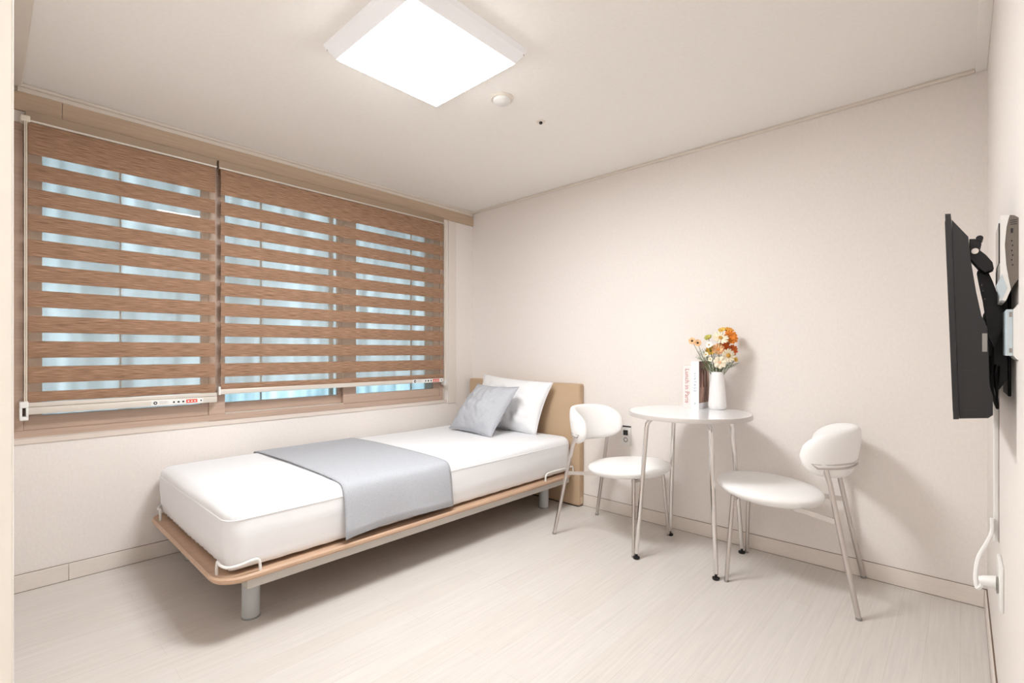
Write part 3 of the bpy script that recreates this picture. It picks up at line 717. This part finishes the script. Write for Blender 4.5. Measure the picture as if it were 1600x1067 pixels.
# flowers: real stems from the vase; heads placed round the bouquet
VX, VY, VZ = 2.155, 2.722, TZ+.20
FW = Vector((-.678, .735, 0)); RT = Vector((.735, .678, 0))
def head_pos(u, v, dep):    # bouquet coordinates: across, up and depth about the vase mouth
    return Vector((VX, VY, VZ)) + RT*((u-1122)*.00362) + Vector((0, 0, 1))*((582-v)*.00362) + FW*dep
G = 'flowers in the fluted white vase'
def petal_mat(n, c, c2=None):
    return mat(n, c, .6, noise_amt=.1, noise_scale=(80, 80, 80))
P_cream = petal_mat('cream_petal', srgb(252, 240, 214)); P_orange = petal_mat('orange_petal', srgb(246, 152, 52)); P_deep = petal_mat('deep_orange_petal', srgb(230, 118, 46))
P_yel = petal_mat('yellow_petal', srgb(236, 196, 92)); P_peach = petal_mat('peach_petal', srgb(248, 196, 146)); P_green = petal_mat('yellow_green_petal', srgb(206, 200, 104)); P_white = petal_mat('white_petal', srgb(252, 248, 240))
C_y = mat('yellow_flower_centre', srgb(206, 156, 70), .8, bump=.5, noise_scale=(600, 600, 600)); C_d = mat('dark_flower_centre', srgb(52, 44, 24), .8)
M_stem = mat('green_stem', srgb(104, 122, 76), .7); M_leaf = mat('grey_green_leaf', srgb(128, 142, 104), .7)
def flower(label, u, v, dep, r, npet, pm, cm, face, layers=1, cup=.25, cr=.28, pw=.9, name='flower'):
    r *= 1.14; p = head_pos(u, v, dep); t = thing(name, label, 'flower', p, 0, G)
    z = Vector(face).normalized(); a = z.orthogonal().normalized(); b = z.cross(a)
    bm = bm_new()
    for L in range(layers):
        rr = r*(1-.26*L)
        for k in range(npet):
            th = 2*PI*(k+.5*L)/npet+random.uniform(-.08, .08); d = a*math.cos(th)+b*math.sin(th); s = z.cross(d)
            w = rr*PI/npet*pw; cc = cup+.28*L+random.uniform(-.08, .08); rows = []
            for f, wf in ((.12, .35), (.4, .85), (.7, 1.0), (.9, .7), (1.0, .18)):
                ctr = d*(rr*f)+z*(rr*cc*f*f+.0008*L)
                rows.append([bm.verts.new(ctr-s*w*wf), bm.verts.new(ctr+z*rr*.05), bm.verts.new(ctr+s*w*wf)])
            for A, B in zip(rows, rows[1:]):
                bm.faces.new((A[0], A[1], B[1], B[0])); bm.faces.new((A[1], A[2], B[2], B[1]))
    o = obj('petals', bm, pm, t, 'all')
    m = o.modifiers.new('thick', 'SOLIDIFY'); m.thickness = .0007
    bm = bm_new(); bmesh.ops.create_icosphere(bm, subdivisions=2, radius=r*cr)
    q = z.to_track_quat('Z', 'Y').to_matrix()
    bmesh.ops.scale(bm, verts=bm.verts, vec=(1, 1, .55)); bmesh.ops.rotate(bm, verts=bm.verts, cent=(0, 0, 0), matrix=q)
    bmesh.ops.translate(bm, verts=bm.verts, vec=z*r*.12); obj('centre', bm, cm, t, 'all')
    bm = bm_new(); k = (u-1122)*.0009
    e = Vector((VX, VY, VZ))+RT*max(-.016, min(.016, k*.9))+FW*max(-.012, min(.012, dep*.3))-p+Vector((0, 0, -.055))
    m1 = e*.55-z*.02+Vector((0, 0, -.004)); 
    tube(bm, smoothpath([-z*.001, m1, e+Vector((0, 0, .05)), e], 6), .0014, 6); obj('stem', bm, M_stem, t, True)
cf = (.55, -.8, .15)
flower('large cream daisy with yellow centre, uppermost cream bloom of the bouquet', 1122.5, 530, -.035, .038, 14, P_cream, C_y, (.35, -.55, .55), 1, .12, .26)
flower('full bright orange bloom at the upper right of the bouquet', 1139, 529, -.02, .036, 12, P_orange, P_orange, (.7, -.6, .3), 3, .25, .22)
flower('yellow orange bloom at the very top of the bouquet', 1141, 519, .02, .026, 9, mat('amber_petal', srgb(240, 168, 60), .6), C_y, (.3, -.3, .8), 2, .35, .25)
flower('small yellow bloom at the top, left of the orange ones', 1130.5, 518, .01, .018, 8, P_yel, C_y, (0, -.6, .7), 1, .4, .3)
flower('deep orange bloom at the right side below the bright orange one', 1143.5, 548, -.005, .028, 11, P_deep, P_deep, (.9, -.4, .1), 3, .3, .22)
flower('dark orange bloom in the middle of the bouquet', 1133, 541.5, .0, .026, 11, P_deep, P_deep, (.4, -.8, .2), 2, .3, .22)
flower('pale daisy with big yellow centre at the lower right of the bouquet', 1134, 556, -.035, .034, 13, P_cream, C_y, (.75, -.6, .1), 1, .15, .33)
flower('cream bloom of few pointed petals hanging lowest over the vase rim', 1120.5, 566, -.045, .031, 7, P_cream, P_peach, (.45, -.8, -.05), 1, .1, .2, .8)
flower('peach bloom at the centre of the bouquet', 1121, 547, -.02, .029, 9, P_peach, mat('orange_centre', srgb(222, 142, 66), .8), (.4, -.8, .3), 2, .3, .25)
flower('ochre bloom left of the centre of the bouquet', 1112, 549, .0, .024, 9, P_yel, C_y, (.1, -.9, .3), 2, .3, .25)
flower('yellow green bloom at the upper left of the bouquet', 1109, 530, .0, .019, 8, P_green, C_y, (-.1, -.6, .6), 2, .5, .25)
flower('small white bloom at the left of the bouquet', 1107.5, 540, -.02, .017, 8, P_white, C_y, (-.1, -.9, .3), 1, .2, .25)
flower('peach blossom with a dark centre, far left tip of the bouquet', 1083, 534, -.01, .017, 6, P_peach, C_d, (.2, -.9, .1), 1, .2, .3)
flower('peach blossom with a dark centre, just right of the leftmost blossom', 1090.3, 537, -.02, .017, 6, P_peach, C_d, (.45, -.8, .1), 1, .2, .3)
flower('tiny cream blossom low at the left of the bouquet', 1103, 554.5, -.02, .012, 6, P_cream, C_y, (0, -.9, .3), 1, .2, .3)
flower('tiny cream blossom lowest at the left beside the book', 1108, 561.5, -.03, .011, 6, P_cream, C_y, (.1, -.9, .1), 1, .2, .3)
flower('small ochre blossom at the lower right edge of the bouquet', 1148, 562, -.01, .013, 7, P_yel, C_y, (.8, -.4, .2), 1, .3, .3)
# feathery greenery
bm = bm_new()
for k in range(70):
    u = random.uniform(1098, 1150); v = random.uniform(545, 577); dep = random.uniform(-.04, .035)
    if k < 10: u = random.uniform(1092, 1104); v = random.uniform(548, 562)
    p = head_pos(u, v, dep); base = Vector((VX, VY, VZ-.03))+RT*max(-.018, min(.018, (u-1122)*.001))+FW*dep*.3
    mid = base.lerp(p, .5)+Vector((0, 0, .02))
    path = smoothpath([base, mid, p], 5); tube(bm, path, .0007, 4, cap=False)
    for q in range(4, len(path)):
        for s in (-1, 1):
            d = (RT*s*random.uniform(.4, 1)+FW*random.uniform(-.6, .6)+Vector((0, 0, random.uniform(.1, .9)))).normalized()*random.uniform(.008, .018)
            c0 = path[q]; sd = d.cross(Vector((.3, .5, .8))).normalized()*.0012
            bm.faces.new((bm.verts.new(c0), bm.verts.new(c0+d*.5+sd), bm.verts.new(c0+d), bm.verts.new(c0+d*.5-sd)))
gr = obj('greenery', bm, M_leaf); tag(gr, 'feathery grey green foliage in the vase beneath the flowers', 'greenery', None, 'stuff')

# ------------------------------------------------------------------ outlet on the back wall
ol = thing('wall_outlet', 'white double wall outlet with dark square socket, behind the left chair', 'outlet', (1.503, YB, .531))
bm = bm_new(); box(bm, -.036, .036, -.008, 0, -.063, .060, .004); obj('plate', bm, M_white, ol, True)
bm = bm_new(); box(bm, -.038, .036, -.010, 0, .0605, .0675, .001); obj('top_edge', bm, M_ink, ol)
bm = bm_new(); box(bm, -.018, .016, -.0095, -.008, .006, .040, .001); obj('dark_socket', bm, M_screen, ol)
bm = bm_new(); lathe(bm, [(.010, 0), (.015, 0), (.0165, .0015), (.015, .003), (.012, .002), (.010, 0)], 28)
bmesh.ops.rotate(bm, verts=bm.verts, cent=(0, 0, 0), matrix=Matrix.Rotation(PI/2, 3, 'X')); bmesh.ops.translate(bm, verts=bm.verts, vec=(0, -.0078, -.024)); obj('round_socket', bm, M_tag, ol, True)

# ------------------------------------------------------------------ television on its arm, by the right wall
TVY0, TVY1 = 1.40, 2.08
tv = thing('television', 'small black flat television seen edge on, held off the right wall', 'television', (0, 0, 0))
bm = bm_new(); prism_y(bm, [(3.1115, 1.386), (3.1205, 1.385), (3.1215, 1.373), (3.1335, .947), (3.1245, .946)], TVY0, TVY1)
bez = obj('bezel', bm, M_black, tv)
bm = bm_new(); prism_y(bm, [(3.1220, 1.373), (3.148, 1.332), (3.1515, 1.285), (3.160, 1.215), (3.168, 1.165), (3.177, 1.14), (3.180, 1.02), (3.185, .996), (3.185, .960), (3.178, .953), (3.1338, .948)], TVY0+.004, TVY1-.004)
obj('casing', bm, M_black, tv)
bm = bm_new(); v = [bm.verts.new(q) for q in ((3.1114, TVY0+.012, 1.374), (3.1114, TVY1-.012, 1.374), (3.1242, TVY1-.012, .962), (3.1242, TVY0+.012, .962))]
v2 = [bm.verts.new((q.co.x-.0006, q.co.y, q.co.z)) for q in v]
bm.faces.new(v2); bm.faces.new(v[::-1])
for k in range(4): bm.faces.new((v[k], v[(k+1) % 4], v2[(k+1) % 4], v2[k]))
obj('screen', bm, M_screen, tv)
bm = bm_new(); box(bm, 3.169, 3.1765, TVY0+.0025, TVY0+.0042, 1.090, 1.128); l = obj('rating_label', bm, M_tag, tv); l['label'] = 'small grey rating label'
bm = bm_new(); box(bm, 3.1325, 3.160, TVY0+.003, TVY0+.0042, 1.056-.09, 1.0575-.09+.0); box(bm, 3.1355, 3.1365, TVY0+.003, TVY0+.0042, .953, 1.05); box(bm, 3.1355, 3.165, TVY0+.003, TVY0+.0042, 1.049, 1.051); obj('casing_groove', bm, M_ink, tv)

mt = thing('television_mount', 'black jointed steel arm fixing the television to the right wall', 'wall mount', (0, 0, 0))
bm = bm_new(); prism_y(bm, [(3.150, 1.335), (3.159, 1.334), (3.163, 1.327), (3.168, 1.331), (3.169, 1.320), (3.166, 1.309), (3.176, 1.297), (3.186, 1.280), (3.188, 1.266), (3.175, 1.260), (3.164, 1.272), (3.152, 1.292)], 1.452, 1.50); obj('tilt_head', bm, M_dark, mt)
bm = bm_new(); lathe(bm, [(0, 0), (.006, 0), (.006, .004), (0, .004)], 16); bmesh.ops.rotate(bm, verts=bm.verts, cent=(0, 0, 0), matrix=Matrix.Rotation(PI/2, 3, 'X')); bmesh.ops.translate(bm, verts=bm.verts, vec=(3.159, 1.451, 1.307)); obj('bolt', bm, M_satin, mt, True)
bm = bm_new(); lathe(bm, [(0, -.02), (.006, -.02), (.006, .02), (0, .02)], 16); bmesh.ops.rotate(bm, verts=bm.verts, cent=(0, 0, 0), matrix=Matrix.Rotation(PI/2, 3, 'X')); bmesh.ops.translate(bm, verts=bm.verts, vec=(3.166, 1.47, 1.334)); obj('knob', bm, M_dark, mt, True)
bm = bm_new(); prism_y(bm, [(3.163, 1.268), (3.166, 1.274), (3.172, 1.276), (3.179, 1.272), (3.188, 1.244), (3.199, 1.201), (3.206, 1.15), (3.190, 1.10), (3.182, 1.12), (3.173, 1.203), (3.166, 1.246)], 1.50, 1.54); ar = obj('arm', bm, M_dark, mt)
bm = bm_new()
for q in ((3.1705, 1.238), (3.1725, 1.225), (3.1755, 1.207)):
    bmesh.ops.create_icosphere(bm, subdivisions=1, radius=.0013, matrix=Matrix.Translation((q[0], 1.4995, q[1])))
obj('rivet', bm, M_white, ar)
bm = bm_new(); prism_y(bm, [(3.176, 1.18), (3.196, 1.22), (3.213, 1.21), (3.213, 1.03), (3.200, 1.005), (3.186, 1.01), (3.176, 1.06)], 1.545, 1.66); obj('arm_block', bm, M_dark, mt)
bm = bm_new(); box(bm, 3.2135, XR, 1.55, 1.72, .99, 1.27, .002); obj('wall_plate', bm, M_dark, mt)
bm = bm_new(); tube(bm, smoothpath([(3.188, 1.50, 1.10), (3.186, 1.48, 1.03), (3.190, 1.47, .985), (3.194, 1.46, .970), (3.193, 1.48, 1.0), (3.190, 1.52, 1.04), (3.196, 1.56, 1.07)], 8), .0022, 8)
tube(bm, smoothpath([(3.184, 1.50, 1.08), (3.183, 1.47, 1.02), (3.186, 1.46, 1.0), (3.192, 1.47, .975), (3.196, 1.5, 1.02), (3.2, 1.55, 1.06)], 8), .0018, 8)
cb = obj('cable', bm, M_rubber); tag(cb, 'loops of black cable hanging behind the television', 'cable')

# ------------------------------------------------------------------ intercom and switch box on the right wall
ic = thing('intercom', 'white wall intercom with grey side grille, right of the television', 'intercom', (0, 0, 0))
IY0, IY1 = 1.36, 1.485
bm = bm_new(); prism_y(bm, [(3.207, 1.3575), (3.213, 1.356), (3.219, 1.350), (3.219, 1.232), (3.209, 1.213), (3.2055, 1.235), (3.2025, 1.26), (3.2005, 1.30), (3.203, 1.335)], IY0, IY1); hs = obj('rear_housing', bm, M_greyvent, ic)
bm = bm_new(); prism_y(bm, [(3.1935, 1.359), (3.2065, 1.3575), (3.2025, 1.335), (3.2000, 1.30), (3.202, 1.26), (3.205, 1.235), (3.2085, 1.212), (3.2015, 1.19), (3.194, 1.192), (3.1935, 1.24)], IY0-.001, IY1+.001); obj('front_shell', bm, M_white, ic)
bm = bm_new(); box(bm, 3.1915, 3.1933, IY0+.004, IY1-.006, 1.265, 1.345, .0005, 1); obj('display', bm, M_screen, ic)
bm = bm_new(); box(bm, 3.1915, 3.1933, IY0+.004, IY1-.006, 1.225, 1.262, .0005, 1); obj('button_panel', bm, M_tag, ic)
bm = bm_new(); prism_y(bm, [(3.188, 1.221), (3.196, 1.243), (3.2035, 1.215), (3.196, 1.190)], IY0-.003, IY0+.03); obj('lower_clip', bm, M_lgrey, ic)
bm = bm_new()
for k, zz in enumerate((1.346, 1.342, 1.338)): box(bm, 3.2075, 3.2165, IY0-.0006, IY0, zz, zz+.0014)
for k, zz in enumerate((1.305, 1.296, 1.286, 1.277, 1.268, 1.258)): box(bm, 3.2085+.0012*(k % 2), 3.2105+.0012*(k % 2), IY0-.0006, IY0, zz, zz+.003)
box(bm, 3.2080, 3.2115, IY0-.0006, IY0, 1.322, 1.331)
obj('vents', bm, M_ink, hs)
sb = thing('switch_box', 'white plastic wall box with flared flange below the intercom', 'wall box', (0, 0, 0))
bm = bm_new(); box(bm, 3.2015, 3.2115, 1.362, 1.46, 1.082, 1.173, .001, 1); bx = obj('body', bm, M_lgrey, sb)
bm = bm_new(); prism_y(bm, [(3.2115, 1.172), (3.2145, 1.176), (3.219, 1.184), (3.219, 1.073), (3.2145, 1.078), (3.2115, 1.083)], 1.358, 1.475); obj('flange', bm, M_white, sb)
bm = bm_new(); box(bm, 3.206, 3.210, 1.3612, 1.362, 1.158, 1.168); obj('screw_slot', bm, M_tag, bx)
bm = bm_new(); box(bm, 3.206, 3.210, 1.3612, 1.362, 1.088, 1.097); obj('screw_slot', bm, M_tag, bx)

# cable cover strip and outlet with plug near the floor
cc = thing('cable_cover', 'slim white cable channel running down the right wall to the outlet', 'cable cover', (0, 0, 0))
bm = bm_new(); box(bm, XR-.012, XR, 2.02, 2.045, .53, 1.09, .002); obj('channel', bm, M_white, cc)
bm = bm_new(); box(bm, XR-.0004-.0, XR, 2.012, 2.0195, .53, 1.09); obj('side_shadow_line', bm, M_gap, cc)  # flat dark strip on the wall: shade beside the channel, put in as colour
wo = thing('wall_outlet', 'white outlet plate low on the right wall under the cable channel', 'outlet', (0, 0, 0))
bm = bm_new(); box(bm, XR-.009, XR, 1.80, 1.925, .405, .525, .003); obj('plate', bm, M_white, wo, True)
bm = bm_new(); lathe(bm, [(.016, 0), (.021, 0), (.022, .004), (.016, .004)], 24); bmesh.ops.rotate(bm, verts=bm.verts, cent=(0, 0, 0), matrix=Matrix.Rotation(-PI/2, 3, 'Y')); bmesh.ops.translate(bm, verts=bm.verts, vec=(XR-.009, 1.835, .467)); obj('socket', bm, M_tag, wo, True)
pl = thing('plug', 'white plug with curved cord in the low outlet on the right wall', 'plug', (0, 0, 0))
bm = bm_new(); tube(bm, [(XR-.0095, 1.89, .455), (XR-.034, 1.89, .452), (XR-.044, 1.89, .449)], .017, 16, r_end=.012); obj('plug_body', bm, M_white, pl, True)
bm = bm_new(); tube(bm, smoothpath([(XR-.034, 1.89, .450), (XR-.048, 1.895, .425), (XR-.052, 1.91, .455), (XR-.046, 1.93, .50), (XR-.028, 1.97, .535), (XR-.016, 2.010, .560), (XR-.015, 2.015, .60)], 8), .0052, 8); obj('cord', bm, M_white, pl, True)
